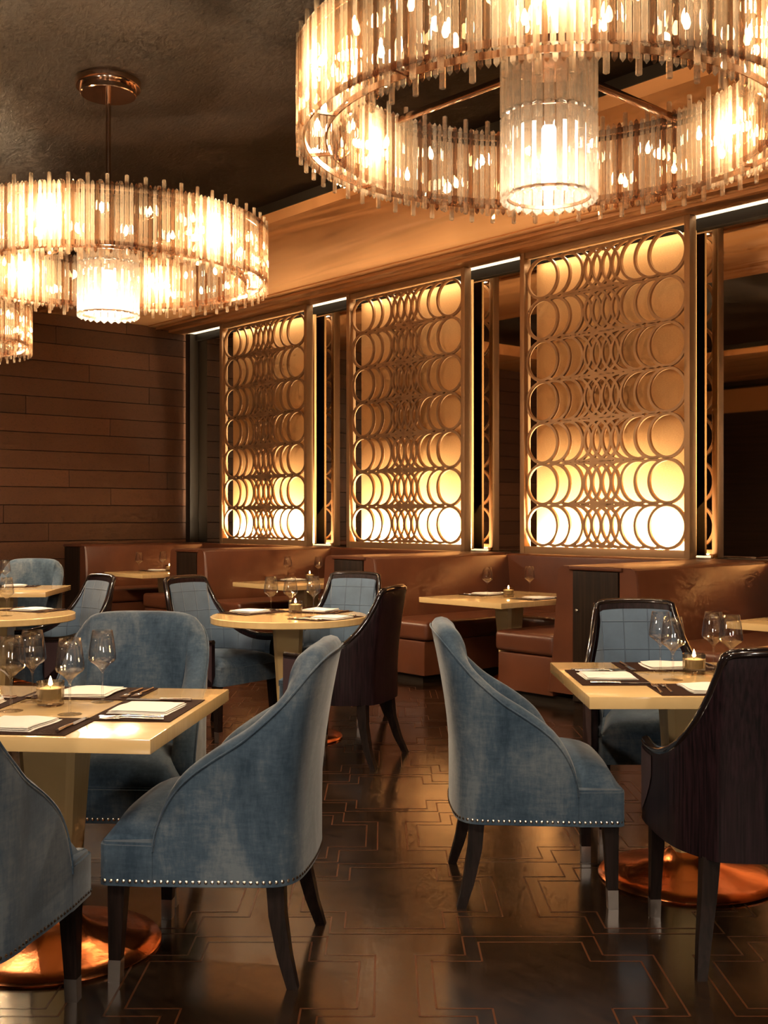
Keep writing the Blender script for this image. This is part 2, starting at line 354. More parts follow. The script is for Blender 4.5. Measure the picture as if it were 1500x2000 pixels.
def screen(u_right, label, group):
    """u_right: the end nearer the camera"""
    root = thing('lattice_screen', label, 'screen', UV(u_right + SW / 2, 8.14, SZ0 - .02), RA, group)
    H = SZ1 - SZ0 + .02; hw = SW / 2; pw = .055
    for s in (-1, 1): obj('post', box(s * hw - pw / 2 * 0 - (pw if s > 0 else 0), s * hw + (pw if s < 0 else 0), -.045, .05, 0, H, .003, 'post'), M['champagne'], root)
    obj('rail', box(-hw + pw, hw - pw, -.035, .045, 0, .07, .003, 'rail'), M['champagne'], root)
    obj('rail', box(-hw + pw, hw - pw, -.035, .045, H - .055, H, .003, 'rail'), M['champagne'], root)
    x0, x1 = -hw + pw - .004, hw - pw + .004; D = 2 * RR; Wd = (x1 - x0) / D
    for k in range(7):
        z = .075 + PITCH * (k + .5)
        def add(me, c, dy): obj(me.name.split('.')[0], me, None, root, (x0 + c * D, -.014 + dy, z))
        for s in (0, 1):
            f = (lambda c: c) if s == 0 else (lambda c: Wd - c)
            add(full_m, f(.5), 0)
            for q, c in enumerate((.87, 1.25, 1.50, 1.77, 2.05, Wd / 2 + .015)):
                add((right_m if s == 0 else left_m)[q], f(c), .0002 * (q + 1) + .0001 * s)
    return root
scr = []
SU = [2.78, 5.43, 8.08, 10.73]
names = ['pierced champagne screen of overlapping rings at the far right of the mirror wall', 'largest pierced ring screen in view, nearest, behind the right-hand booth',
         'middle pierced ring screen of the three glowing screens', 'farthest pierced ring screen, next to the dark plank wall']
for u, n in zip(SU, names): screen(u, n, 'pierced ring screens along the mirror wall')
pn = ['gold fabric panel glowing at the far right of the mirror wall', 'gold uplit fabric panel behind the nearest ring screen', 'gold uplit fabric panel behind the middle ring screen', 'gold uplit fabric panel behind the farthest ring screen']
for u, n in zip(SU, pn):
    p = thing('fabric_panel', n, 'wall panel', UV(u + SW / 2 - .02, 8.26, 1.0), RA, 'uplit gold panels')
    obj('fabric', box(-.90, .87, 0, .03, .02, 2.79, .004, 'fabric'), M['goldfabric'], p)
    obj('led_strip', box(-.86, .86, -.075, -.055, .0, .02, 0, 'led_strip'), M['led'], p)
    for nm, z, e, spr, tilt in (('panel_uplight', .03, 235, 180, 176), ('panel_downlight', 2.80, 4, 180, 6)):
        l = bpy.data.lights.new(nm, 'AREA'); l.shape = 'RECTANGLE'; l.size = 1.7; l.size_y = .03; l.energy = e; l.spread = math.radians(spr); l.color = (1, .79, .50)
        o = bpy.data.objects.new(nm, l); C.objects.link(o); o.parent = p; o.location = (0, -.062, z); o.rotation_euler = (math.radians(tilt), 0, 0)

# ================================================================ booths
DU = [2.22, 4.92, 7.62, 10.32, 13.02]; VE = 6.2; ZB = 1.01
def lean_back(x0, x1, v0, v1, z0, z1, side, top, bot):
    """leather back along v: side -1/+1 faces that way in local x; bottom thicker than top"""
    bm = bmesh.new(); xs = x0
    P = [(xs, z0), (xs + side * bot, z0), (xs + side * (bot * .6 + top * .4), z0 + .28), (xs + side * top, z1 - .05), (xs + side * (top - .012), z1 - .015), (xs + side * (top - .05), z1), (xs, z1)]
    rows = [[(x, v, z) for x, z in P] for v in (v0, v0 + .02, v1)]
    rows[0] = [(xs + (x - xs) * .9, v0, z) for x, z in P]
    g = grid(bm, rows, close_v=True); bm.faces.new(g[0]); bm.faces.new(g[-1]); return mesh('back_pad', bm, 40)
dl = ['dark wooden booth divider at the far right edge', 'dark wooden booth divider end with a small knob, behind the right-hand blue chairs', 'dark wooden booth divider behind the round table in the middle',
      'dark wooden booth divider behind the pair of black-framed chairs', 'farthest dark wooden booth divider against the plank wall']
for u, n in zip(DU, dl):
    d = thing('booth_divider', n, 'divider', UV(u, VE, 0), RA, 'booth dividers')
    obj('core', box(-.20, .20, .02, 1.86, 0, ZB - .03, .004, 'core'), M['darkwood'], d)
    obj('end_panel', box(-.195, .195, 0, .02, .06, ZB - .035, .003, 'end_panel'), M['darkwood'], d)
    obj('top_cap', box(-.23, .23, -.005, 1.86, ZB - .03, ZB, .012, 'top_cap', 3), M['leather'], d)
    if u == DU[1]:
        k = obj('knob', lathe([(0, 0), (.010, .002), (.012, .008), (.006, .014), (0, .015)], 12), M['silver'], d, (-.155, -.002, .70), (PI / 2, 0, 0))
bl = ['chestnut leather banquette at the right edge, with the seat beyond the dark chair back', 'chestnut leather banquette around the right middle booth table', 'chestnut leather banquette behind the round table', 'farthest chestnut leather banquette near the plank wall']
for i in range(4):
    ua, ub = DU[i], DU[i + 1]; uc = (ua + ub) / 2; hw = (ub - ua) / 2 - .203
    b = thing('banquette', bl[i], 'bench', UV(uc, VE, 0), RA, 'leather banquettes')
    # +x local is the near end (towards ua), -x the far end (towards ub)
    obj('back_pad', lean_back(hw, 0, .01, 1.66, .10, ZB - .002, -1, .15, .24), M['leather'], b)
    obj('back_pad', lean_back(-hw, 0, .01, 1.66, .10, ZB - .002, 1, .15, .24), M['leather'], b)
    obj('back_pad', box(-hw + .10, hw - .10, 1.66, 1.855, .30, ZB - .002, .035, 'wall_back_pad', 3), M['leather'], b)
    for s in (-1, 1):
        obj('plinth', box(min(s * (hw - .20), s * (hw - .74)), max(s * (hw - .20), s * (hw - .74)), .03, 1.66, .06, .34, .015, 'plinth'), M['leather'], b)
        obj('seat_cushion', box(min(s * (hw - .19), s * (hw - .77)), max(s * (hw - .19), s * (hw - .77)), .02, 1.66, .345, .50, .045, 'seat_cushion', 4), M['leather'], b)
    obj('plinth', box(-hw + .76, hw - .76, 1.10, 1.66, .06, .34, .015, 'plinth'), M['leather'], b)
    obj('seat_cushion', box(-hw + .775, hw - .775, 1.07, 1.66, .345, .50, .045, 'seat_cushion', 4), M['leather'], b)
    obj('kick_board', box(-hw + .02, hw - .02, 1.2, 1.66, .0, .06, 0, 'kick_board'), M['darktrim'], b)
    for s in (-1, 1): obj('kick_board', box(min(s * (hw - .02), s * (hw - .68)), max(s * (hw - .02), s * (hw - .68)), .07, 1.2, 0, .06, 0, 'kick_board'), M['darktrim'], b)

# ================================================================ chandeliers
def prism_mesh(w, d, z0, z1, tip, m, name='crystal'):
    """faceted bar, local x tangential, y radial (outwards +)"""
    bm = bmesh.new(); P = [(-w / 2, -d * .35), (w / 2, -d * .35), (w / 2, d * .15), (0, d * .65), (-w / 2, d * .15)]
    rows = [[(x * k, y * k, z) for x, y in P] for z, k in ((z0 - tip, .05), (z0, 1), (z1, 1), (z1 + tip, .05))]
    g = grid(bm, rows, close_v=True); bm.faces.new(g[0]); bm.faces.new(g[-1])
    me = mesh(name, bm); me.materials.append(m); return me
CH = .37
KINDS = [prism_mesh(.0185, .016, .012, CH - .012, .012, M[k]) for k in ('crystal', 'crystal_refract_dark', 'crystal_refract_bright')]
cry_long = prism_mesh(.0205, .016, -.038, CH + .038, .004, M['crystal'], 'long_crystal'); PAT = (1, 2, 0, 1, 0, 2, 1, 2, 1, 0, 2, 1, 2)
ctr = prism_mesh(.040, .026, .015, .345, .014, M['crystal_clear'], 'pendant_crystal'); ctr_up = prism_mesh(.040, .026, .0, .28, .014, M['crystal_clear'], 'pendant_crystal')
def hoop(r, z, hw, hh, n=96):
    bm = bmesh.new(); rows = []
    for i in range(n):
        a = 2 * PI * i / n; c, s = math.cos(a), math.sin(a); rows.append([(q * c, q * s, y) for q, y in ((r - hw, z - hh), (r + hw, z - hh), (r + hw, z + hh), (r - hw, z + hh))])
    grid(bm, rows, close_u=True, close_v=True); return mesh('hoop', bm, 40)
def chandelier():
    root = thing('chandelier', 'x', 'chandelier', group='crystal ring chandeliers')
    R1, R2, N1, N2 = 1.0, .87, 240, 200
    for i in range(N1):
        a = 2 * PI * i / N1; lng = i % 4 == 0
        obj('long_crystal' if lng else 'crystal', cry_long if lng else KINDS[PAT[i % 13]], None, root, (R1 * math.cos(a), R1 * math.sin(a), 0), (0, 0, a - PI / 2))
    for kd, (nm, mm) in enumerate((('pale', 'crystal'), ('refract_dark', 'crystal_refract_dark'), ('bright', 'crystal_refract_bright'))):   # inner ring of crystals, three stuff parts by painted refraction tone
      bm = bmesh.new()
      for i in range(N2):
        if (0 if i % 4 == 0 else PAT[i % 13]) != kd: continue
        a = 2 * PI * i / N2; lng = i % 4 == 0; T = Matrix.Translation((R2 * math.cos(a), R2 * math.sin(a), 0)) @ Matrix.Rotation(a + PI / 2, 4, 'Z')
        n0 = len(bm.verts); bm.from_mesh(cry_long if lng else KINDS[kd]); bm.verts.ensure_lookup_table()
        bmesh.ops.transform(bm, matrix=T, verts=bm.verts[n0:])
      o = obj('inner_crystal_ring', mesh('inner_crystal_ring', bm), M[mm], root); o['kind'] = 'stuff'
    for r, z, k in ((.978, .035, 1), (.978, CH - .03, 1), (.892, .035, 1), (.892, CH - .03, 1)):
        obj('hoop', hoop(r, z, .003, .012), M['chrome'], root)
    arm = box(.89, .98, -.006, .006, .026, .040, 0, 'arm'); arm.materials.append(M['chrome'])
    for i in range(12): obj('arm', arm, None, root, (0, 0, 0), (0, 0, 2 * PI * (i + .4) / 12))
    spoke = box(.12, .885, -.012, .012, CH - .045, CH - .015, .003, 'spoke'); spoke.materials.append(M['chrome'])
    for i in range(4): obj('spoke', spoke, None, root, (0, 0, 0), (0, 0, 2 * PI * i / 4 + .62))
    obj('hub', lathe([(0, CH - .05), (.14, CH - .05), (.14, CH - .01), (.05, CH + .02), (.03, CH + .1), (0, CH + .1)], 24), M['chrome'], root)
    obj('rod', lathe([(0, CH), (.016, CH), (.016, ZT - 2.83 - .02), (0, ZT - 2.83 - .02)], 12), M['chrome'], root)
    obj('canopy', lathe([(0, -.09), (.17, -.09), (.175, -.085), (.175, -.05), (.2, -.048), (.205, -.04), (.205, 0), (0, 0)], 40), M['chrome'], root, (0, 0, ZT - 2.83 - .001))
    for i in range(24):
        a = 2 * PI * i / 24; x, y = .178 * math.cos(a), .178 * math.sin(a)
        obj('pendant_crystal', ctr, None, root, (x, y, -.22), (0, 0, a - PI / 2)); obj('pendant_crystal', ctr_up, None, root, (x, y, .135), (0, 0, a - PI / 2))
    for z in (-.19, .13): obj('hoop', hoop(.165, z, .003, .006, 48), M['chrome'], root)
    obj('lamp_tube', lathe([(0, -.16), (.025, -.16), (.03, -.15), (.03, .08), (.025, .09), (0, .09)], 20, 'lamp_tube'), M['tube'], root)
    bulb = lathe([(0, 0), (.008, .002), (.013, .016), (.010, .034), (.003, .05), (0, .052)], 10, 'bulb'); bulb.materials.append(M['bulb'])
    for i in range(44):
        a = 2 * PI * (i + .5) / 44
        for z in ((.10, .22)[i % 2],): obj('bulb', bulb, None, root, (.935 * math.cos(a), .935 * math.sin(a), z))
    return root
CL = .42
def chandelier_lights(root, k=1.0):
    for i in range(6):
        a = 2 * PI * (i + .25) / 6
        l = bpy.data.lights.new('chandelier_lamp', 'POINT'); l.energy = 58 * k; l.color = (1, .70, .40); l.shadow_soft_size = .02
        o = bpy.data.objects.new('chandelier_lamp', l); C.objects.link(o); o.parent = root; o.location = (.935 * math.cos(a), .935 * math.sin(a), .19)
    l = bpy.data.lights.new('chandelier_lamp', 'POINT'); l.energy = 45 * k; l.color = (1, .84, .64); l.shadow_soft_size = .02
    o = bpy.data.objects.new('chandelier_lamp', l); C.objects.link(o); o.parent = root; o.location = (0, 0, -.19)
cp = chandelier(); used = [False]
for (x, y), n in zip(((.66, 4.51), (-1.75, 7.15), (-4.1, 9.75)), ('largest crystal ring chandelier at top right, cut by the frame', 'crystal ring chandelier hanging on a rod at upper left', 'small distant crystal chandelier at the left edge of the frame')):
    r = place(cp, used, (x, y, 2.83), .13, n)
    chandelier_lights(r)

# ================================================================ chairs
def shell(half, n, th, zb, zi, rake, levels=8, rtop=6, inner_only=False):
    """U-shaped chair shell from a half list (x, y, top height); returns bmesh and the sampled top line"""
    full = [Vector(p) for p in half] + [Vector((x, -y, h)) for x, y, h in half[-2::-1]]
    S_ = spline(full, n); rows = []; top = []; base = []
    def rk(x, z):
        w = min(1, max(0, (.10 - x) / .34)); w = w * w * (3 - 2 * w)
        return -rake * w * (max(0, z - .5) / .48) ** 1.5
    for i, p in enumerate(S_):
        a, b = S_[max(i - 1, 0)], S_[min(i + 1, n - 1)]; t = Vector((b.x - a.x, b.y - a.y)).normalized() if (b - a).xy.length > 1e-6 else Vector((0, -1))
        nx, ny = -t.y, t.x                     # inward or outward
        if nx * p.x * .3 + ny * p.y + (nx * (p.x) if abs(p.y) < .1 else 0) < 0: nx, ny = -nx, -ny
        h = p.z; r = min(th / 2, max(.004, (h - zb) / 2 - .001)); row = []
        for k in range(levels): z = zb + (h - r - zb) * k / levels; row.append((p.x, p.y, z))
        for k in range(rtop + 1):
            q = PI * k / rtop; d = r - r * math.cos(q); row.append((p.x - nx * d, p.y - ny * d, h - r + r * math.sin(q)))
        zlow = min(zi, h - r - .004)
        for k in range(1, levels): z = h - r + (zlow - h + r) * k / (levels - 1); row.append((p.x - nx * 2 * r, p.y - ny * 2 * r, z))
        row = [(x + rk(p.x, z), y, z) for x, y, z in row]
        rows.append(row); top.append((p.x - nx * r + rk(p.x, h), p.y - ny * r, h)); base.append((p.x, p.y, nx, ny, h))
    bm = bmesh.new(); g = grid(bm, rows, close_v=True); bm.faces.new(g[0]); bm.faces.new(g[-1])
    return bm, top, base, rk
def bar(pts, sizes, name='leg', bend=0):
    """square tapering leg through points"""
    bm = bmesh.new(); rows = []
    for (x, y, z), s in zip(pts, sizes): rows.append([(x - s, y - s, z), (x + s, y - s, z), (x + s, y + s, z), (x - s, y + s, z)])
    g = grid(bm, rows, close_v=True); bm.faces.new(g[0]); bm.faces.new(g[-1]); return mesh(name, bm, 30)
def cushion(x0, x1, hw0, hw1, z0, z1, crown, nx=14, ny=14, r=.05, name='cushion'):
    bm = bmesh.new()
    def f(t): return math.copysign(1 - (1 - abs(t)) ** 1.0, t)
    rows = []
    for i in range(nx + 1):
        a = -1 + 2 * i / nx; row = []
        for j in range(ny + 1):
            b = -1 + 2 * j / ny; k = (1 - abs(a) ** 6) * (1 - abs(b) ** 6)
            x = (x0 + x1) / 2 + (x1 - x0) / 2 * a; hw = hw0 + (hw1 - hw0) * (a + 1) / 2
            row.append((x, hw * b, z0 + (z1 - z0) * (k ** .45 if k > 0 else 0) + crown * (1 - a * a) * (1 - b * b)))
        rows.append(row)
    g = grid(bm, rows)
    edge = [g[i][0] for i in range(nx + 1)] + [g[nx][j] for j in range(1, ny + 1)] + [g[i][ny] for i in range(nx - 1, -1, -1)] + [g[0][j] for j in range(ny - 1, 0, -1)]
    low = [bm.verts.new((v.co.x, v.co.y, z0 - .03)) for v in edge]
    for i in range(len(edge)): j = (i + 1) % len(edge); bm.faces.new((edge[i], edge[j], low[j], low[i]))
    bm.faces.new(low); return mesh(name, bm, 50)
HALF_A = [(.137, .308, .424), (.134, .308, .462), (.12, .307, .51), (.10, .306, .553), (.067, .304, .602), (.026, .301, .642), (-.03, .297, .685), (-.10, .290, .735),
          (-.15, .288, .785), (-.19, .283, .832), (-.222, .274, .882), (-.247, .257, .925), (-.266, .229, .955), (-.278, .18, .972), (-.285, .10, .979), (-.288, 0, .98)]
def chair_a():
    root = thing('velvet_chair', 'x', 'chair', group='blue velvet chairs with nailhead trim')
    bm, top, base, rk = shell(HALF_A, 72, .086, .295, .40, .075)
    back = obj('backrest', mesh('backrest', bm, 60), M['velvet'], root)
    # piping on the outer edge of the roll
    pip = []
    for x, y, nx, ny, h in base: z = h - .028; pip.append((x + rk(x, z) + nx * .001, y + ny * .001, z))
    obj('piping', tube(pip, .0032, 6, 'piping'), M['velvet'], back)
    pl = [(b[0] - b[2] * .004, b[1] - b[3] * .004) for b in base]
    P = [(.296, .300), (.300, .285)][::-1]
    poly = [(.302, -.27), (.302, .27), (.296, .295), (.28, .306), (.14, .308)] + pl[1:-1] + [(.14, -.308), (.28, -.306), (.296, -.295)]
    bm = extrude_poly(bmesh.new(), poly, .293, .418)
    bmesh.ops.bevel(bm, geom=[e for e in bm.edges if abs(e.verts[0].co.z - .418) < 1e-5 and abs(e.verts[1].co.z - .418) < 1e-5], offset=.008, segments=2, affect='EDGES')
    obj('seat_rail', mesh('seat_rail', bm, 40), M['velvet'], root)
    obj('seat_cushion', cushion(-.20, .292, .20, .285, .42, .488, .045, name='seat_cushion'), M['velvet'], root)
    bm = bmesh.new()
    run = [(b[0], b[1], b[2], b[3]) for b in base]; left = [(.302 - .0, .27 - .0)]
    loop = [(.14 + .02 * k, .308, 0, 1) for k in range(7, -1, -1)] + run + [(.14 + .02 * k, -.308, 0, -1) for k in range(8)] + [(.302, -.28 + .02 * k, 1, 0) for k in range(29)]
    seq = []; acc = 0
    for (x0, y0, a0, b0), (x1, y1, a1, b1) in zip(loop, loop[1:] + loop[:1]):
        d = math.hypot(x1 - x0, y1 - y0)
        while acc < d:
            t = acc / d; seq.append((x0 + (x1 - x0) * t, y0 + (y1 - y0) * t, a0 + (a1 - a0) * t, b0 + (b1 - b0) * t)); acc += .0185
        acc -= d
    for x, y, nx, ny in seq:
        x += nx * .0008; y += ny * .0008
        c = bm.verts.new((x + nx * .005, y + ny * .005, .308)); rr = .0056
        ring = [bm.verts.new((x - ny * rr * math.cos(q), y + nx * rr * math.cos(q), .308 + rr * math.sin(q))) for q in [2 * PI * k / 6 for k in range(6)]]
        for k in range(6): bm.faces.new((c, ring[k], ring[(k + 1) % 6]))
    o = obj('nailhead_trim', mesh('nailhead_trim', bm, 180), M['nail'], root); o['kind'] = 'stuff'; o['label'] = 'row of pewter nailheads'
    for s in (-1, 1):
        lg = obj('leg', bar([(.255, s * .255, .296), (.262, s * .26, .06), (.263, s * .261, 0)], [.026, .0175, .0165]), M['legwood'], root)
        obj('leg_cap', bar([(.2615, s * .2596, .066), (.263, s * .261, .0)], [.0186, .0176], 'leg_cap'), M['brushed'], lg)
        obj('leg', bar([(-.205, s * .215, .296), (-.212, s * .225, .2), (-.235, s * .242, .09), (-.262, s * .256, 0)], [.026, .024, .020, .016]), M['legwood'], root)
    return root
HALF_B = [(.24, .295, .605), (.18, .297, .60), (.10, .295, .60), (.02, .290, .612), (-.06, .279, .64), (-.12, .262, .68), (-.165, .24, .735), (-.20, .218, .80), (-.222, .203, .86),
          (-.238, .19, .915), (-.25, .175, .955), (-.262, .10, .965), (-.266, 0, .967)]
def chair_b():
    root = thing('wood_back_chair', 'x', 'chair', group='dark wood-backed chairs with blue quilted insides')
    bm, top, base, rk = shell(HALF_B, 64, .026, .335, .40, .06)
    sh = obj('back_shell', mesh('back_shell', bm, 50), M['ebony'], root)
    obj('edge_trim', tube([(x, y, z - .004) for x, y, z in top], .0165, 8, 'edge_trim'), M['blackgloss'], sh)
    for sgn in (1, -1):
        sel = [b for b in base if b[0] >= .085 and b[1] * sgn > 0]; sel.sort(key=lambda b: b[0]); rows = []
        for x, y, nx, ny, h in sel:
            t = (x - .085) / .155; zl = h - .03 - (h - .39) * max(0, min(1, t)) ** .55
            rows.append([(x + nx * .0025 + rk(x, z), y + ny * .0025, z) for z in [zl + (h - .022 - zl) * k / 5 for k in range(6)]])
        if len(rows) > 1:
            bm2 = bmesh.new(); grid(bm2, rows); o = obj('arm_panel', mesh('arm_panel', bm2, 60), M['mauve'], root); o['label'] = 'mauve leather arm panel'
    # quilted pad inside
    bm = bmesh.new(); rows = []; L = 0; prev = None; us = []
    uvl = None
    for x, y, nx, ny, h in base[1:-1]:
        L += math.hypot(x - prev[0], y - prev[1]) if prev else 0; prev = (x, y); us.append(L); row = []
        for k in range(10):
            z = .44 + (h - .035 - .44) * k / 9; d = .028 + .022 * math.sin(PI * (k + .5) / 10) ** .5; row.append((x - nx * d + rk(x, z), y - ny * d, z))
        rows.append(row)
    g = grid(bm, rows); bmesh.ops.recalc_face_normals(bm, faces=bm.faces[:]); uv = bm.loops.layers.uv.new('UVMap'); mid = us[-1] / 2
    idx = {v: (us[i] - mid + .0575, v.co.z) for i, r in enumerate(g) for v in r}
    for f in bm.faces:
        for l in f.loops: l[uv].uv = idx[l.vert]
    obj('upholstery', mesh('upholstery', bm, 180), M['quilt'], root)
    bm = extrude_poly(bmesh.new(), [(.29, -.245), (.29, .245), (.28, .26), (.26, .265), (.05, .26), (-.10, .225), (-.20, .16), (-.23, .08), (-.23, -.08), (-.20, -.16), (-.10, -.225), (.05, -.26), (.26, -.265), (.28, -.26)], .335, .45)
    bmesh.ops.bevel(bm, geom=[e for e in bm.edges if abs(e.verts[0].co.z - .45) < 1e-5 and abs(e.verts[1].co.z - .45) < 1e-5], offset=.012, segments=3, affect='EDGES')
    obj('seat', mesh('seat', bm, 50), M['velvet'], root)
    obj('seat_cushion', cushion(-.19, .285, .15, .262, .452, .50, .02, name='seat_cushion'), M['velvet'], root)
    for s in (-1, 1):
        lg = obj('leg', bar([(.235, s * .245, .336), (.25, s * .25, .06), (.251, s * .25, 0)], [.024, .017, .016]), M['legwood'], root)
        obj('leg_cap', bar([(.2495, s * .2498, .062), (.251, s * .25, .0)], [.0182, .0171], 'leg_cap'), M['brushed'], lg)
        obj('leg', bar([(-.19, s * .19, .34), (-.20, s * .20, .22), (-.235, s * .222, .09), (-.275, s * .24, 0)], [.026, .023, .019, .015]), M['legwood'], root)
    return root
D_ = math.radians
pa, ua_ = chair_a(), [False]
for x, y, a, n in [(-.497, 3.53, 174.2, 'large blue velvet chair in side view, right of the left foreground table'), (.53, 4.17, 0, 'blue velvet chair in side view, left of the right-hand table'),
                   (-.985, 4.21, -93, 'blue velvet chair facing the camera behind the left foreground table'), (-1.16, 2.93, 84, 'blue velvet chair cut by the left edge of the frame, nearest the camera'),
                   (-3.15, 9.83, -90, 'distant blue velvet chair in front of the plank wall')]:
    place(pa, ua_, (x, y, 0), D_(a), n)
pb, ub_ = chair_b(), [False]
for x, y, a, n in [(1.17, 3.58, 90, 'dark striped wood chair back in the right foreground, cut by the frame'), (1.16, 4.93, -90, 'black-framed chair with plain blue back facing the camera behind the right-hand table'),
                   (-1.05, 7.12, -36, 'black-framed blue chair with its seat showing, left of the middle round table'), (-2.1, 7.3, -139, 'black-framed chair with pale quilted back beside the left-edge round table'),
                   (-.3, 7.52, -110, 'black-framed blue quilted chair behind the middle round table'), (-.22, 6.36, 158, 'purple-sheened wood chair back in front of the middle round table')]:
    place(pb, ub_, (x, y, 0), D_(a), n)

# ================================================================ tables
base_m = lathe([(0, 0), (.325, 0), (.33, .006), (.325, .014), (.27, .026), (.19, .040), (.13, .058), (.09, .082), (.07, .105), (0, .105)], 56, 'foot_dish', 50); base_m.materials.append(M['copper'])
def pedestal(zt, top=.095, bot=.062, name='pedestal'):
    bm = bmesh.new(); rows = []
    for r, z, c in ((bot * .8, .095, .35), (bot, .14, .3), (bot * 1.05, .2, .28), (top, zt, .22)):
        k = c * r; P = [(r, -r + k), (r, r - k), (r - k, r), (-r + k, r), (-r, r - k), (-r, -r + k), (-r + k, -r), (r - k, -r)]; rows.append([(x, y, z) for x, y in P])
    g = grid(bm, rows, close_v=True); bm.faces.new(g[0]); bm.faces.new(g[-1]); return mesh(name, bm, 30)
def table(label, loc, rz, zt=.75, sx=.9, sy=.9, round_r=None, group='cream lacquered tables'):
    t = thing('round_table' if round_r else 'dining_table', label, 'table', loc, rz, group)
    if round_r: top = lathe([(0, zt - .042), (round_r - .004, zt - .042), (round_r, zt - .038), (round_r, zt - .004), (round_r - .004, zt), (0, zt)], 64, 'tabletop', 40)
    else: top = box(-sx / 2, sx / 2, -sy / 2, sy / 2, zt - .042, zt, .003, 'tabletop')
    obj('tabletop', top, M['cream'], t); obj('pedestal', pedestal(zt - .042), M['cream'], t); obj('foot_dish', base_m, None, t); return t
R1 = D_(-5.8)
table('square cream table in the left foreground, cut by the frame', (-1.04, 3.57, 0), R1)
table('square cream table on the right with a copper foot in view', (1.143, 4.25, 0), 0)
table('round cream table in the middle of the room', (-.585, 6.93, 0), 0, round_r=.48)
table('round cream table at the left edge of the frame', (-2.42, 7.03, 0), 0, round_r=.48)
table('distant square cream table at the left edge before the plank wall', (-3.19, 9.47, 0), D_(3))
for u, n in ((3.5, 'rectangular booth table cut by the right edge'), (6.2, 'rectangular booth table in the right middle booth'), (8.9, 'rectangular booth table half hidden behind the round table'), (11.6, 'farthest rectangular booth table near the plank wall')):
    table(n, UV(u, 6.72, 0), RA, .71, .72 if u < 4 else .9, 1.15)

# ================================================================ table ware
gb = lathe([(.0, .098), (.004, .0985), (.010, .108), (.024, .122), (.040, .133), (.0445, .141), (.0435, .16), (.0385, .20), (.0325, .235), (.0317, .235), (.0376, .20), (.0425, .16), (.0433, .1415), (.039, .1342), (.0235, .1235), (.009, .111), (0, .108)], 28, 'bowl', 180)
gs = lathe([(0, .004), (.006, .0045), (.0042, .012), (.0035, .05), (.004, .09), (.0055, .0975), (0, .0975)], 12, 'stem', 180)
gf = lathe([(0, 0), (.036, 0), (.0365, .0012), (.02, .0028), (.006, .0044), (0, .0044)], 28, 'foot', 60)
for m_ in (gb, gs, gf): m_.materials.append(M['glass'])
def glass(x, y, z, label, k=1.0):
    t = thing('wine_glass', label, 'glass', (x, y, z + .0006), random.uniform(0, 6), 'wine glasses'); t.scale = (k, k, k)
    obj('bowl', gb, None, t); obj('stem', gs, None, t); obj('foot', gf, None, t)
vb = lathe([(0, 0), (.036, 0), (.039, .003), (.040, .07), (.0365, .07), (.035, .02), (0, .018)], 28, 'holder', 40); vb.materials.append(M['votive'])
wx = lathe([(0, .020), (.031, .020), (.031, .050), (.028, .052), (0, .050)], 20, 'wax', 40); wx.materials.append(M['wax'])
fl = lathe([(0, .058), (.004, .062), (.0055, .068), (.003, .078), (0, .086)], 10, 'flame', 180); fl.materials.append(M['flame'])
wk = lathe([(0, .049), (.0012, .049), (.0012, .060), (0, .060)], 6, 'wick'); wk.materials.append(M['darktrim'])
def candle(x, y, z, label, power=.5):
    t = thing('candle_holder', label, 'candle', (x, y, z + .0006), 0, 'glass tealight holders'); t.scale = (1.1, 1.1, 1.1)
    obj('holder', vb, None, t); w = obj('wax', wx, None, t); obj('wick', wk, None, w); obj('flame', fl, None, t)
    l = bpy.data.lights.new('candle_lamp', 'POINT'); l.energy = power; l.color = (1, .55, .2); l.shadow_soft_size = .01
    o = bpy.data.objects.new('candle_lamp', l); C.objects.link(o); o.parent = t; o.location = (0, 0, .10)
def napkin_mesh(seed, w=.185, d=.195):
    rnd = random.Random(seed); bm = bmesh.new()
    for k in range(3):
        z0 = .0006 + k * .0042; dx = rnd.uniform(-.006, .006); rot = rnd.uniform(-.03, .03); rows = []; ww = w * (1 - .03 * k); dd = d * (1 - .04 * k)
        top = []; bot = []
        for i in range(9):
            a = -1 + 2 * i / 8; rt, rb = [], []
            for j in range(6):
                b = -1 + 2 * j / 5; x = ww / 2 * a + dx + .004 * math.sin(b * 3 + seed); y = dd / 2 * b + rot * x; e = 1 - max(abs(a), abs(b)) ** 8
                rt.append((x, y, z0 + .0012 + .0032 * e + .002 * (k == 2) * math.sin(3 * a + seed + b))); rb.append((x, y, z0))
            top.append(rt); bot.append(rb)
        g = grid(bm, top); h = grid(bm, bot); n, m2 = 9, 6
        ring = [(i, 0) for i in range(n)] + [(n - 1, j) for j in range(1, m2)] + [(i, m2 - 1) for i in range(n - 2, -1, -1)] + [(0, j) for j in range(m2 - 2, 0, -1)]
        for q in range(len(ring)):
            (i, j), (i2, j2) = ring[q], ring[(q + 1) % len(ring)]; bm.faces.new((g[i][j], g[i2][j2], h[i2][j2], h[i][j]))
    me = mesh('napkin', bm, 50); me.materials.append(M['linen']); return me
naps = [napkin_mesh(s) for s in range(4)]
def fork_mesh():
    bm = bmesh.new(); tube([(0, -.10, .003), (0, -.04, .004), (0, .01, .006), (0, .035, .005)], [.0045, .0038, .0026, .003], 8, bm=bm)
    bx(bm, -.0105, .0105, .033, .052, .0035, .0055, .0008, 1)
    for k in range(4): tube([(-.009 + .006 * k, .050, .0045), (-.009 + .006 * k, .075, .003), (-.009 + .006 * k, .095, .0055)], [.0017, .0015, .0010], 6, bm=bm)
    me = mesh('fork', bm, 50); me.materials.append(M['silver']); return me
fk = fork_mesh()
kb = box(-.0095, .0085, .0, .115, .0015, .0032, .0006, 'blade', 1); kh = tube([(0, -.105, .004), (0, -.05, .0045), (0, .004, .0035)], [.0062, .0052, .0042], 8, 'handle')
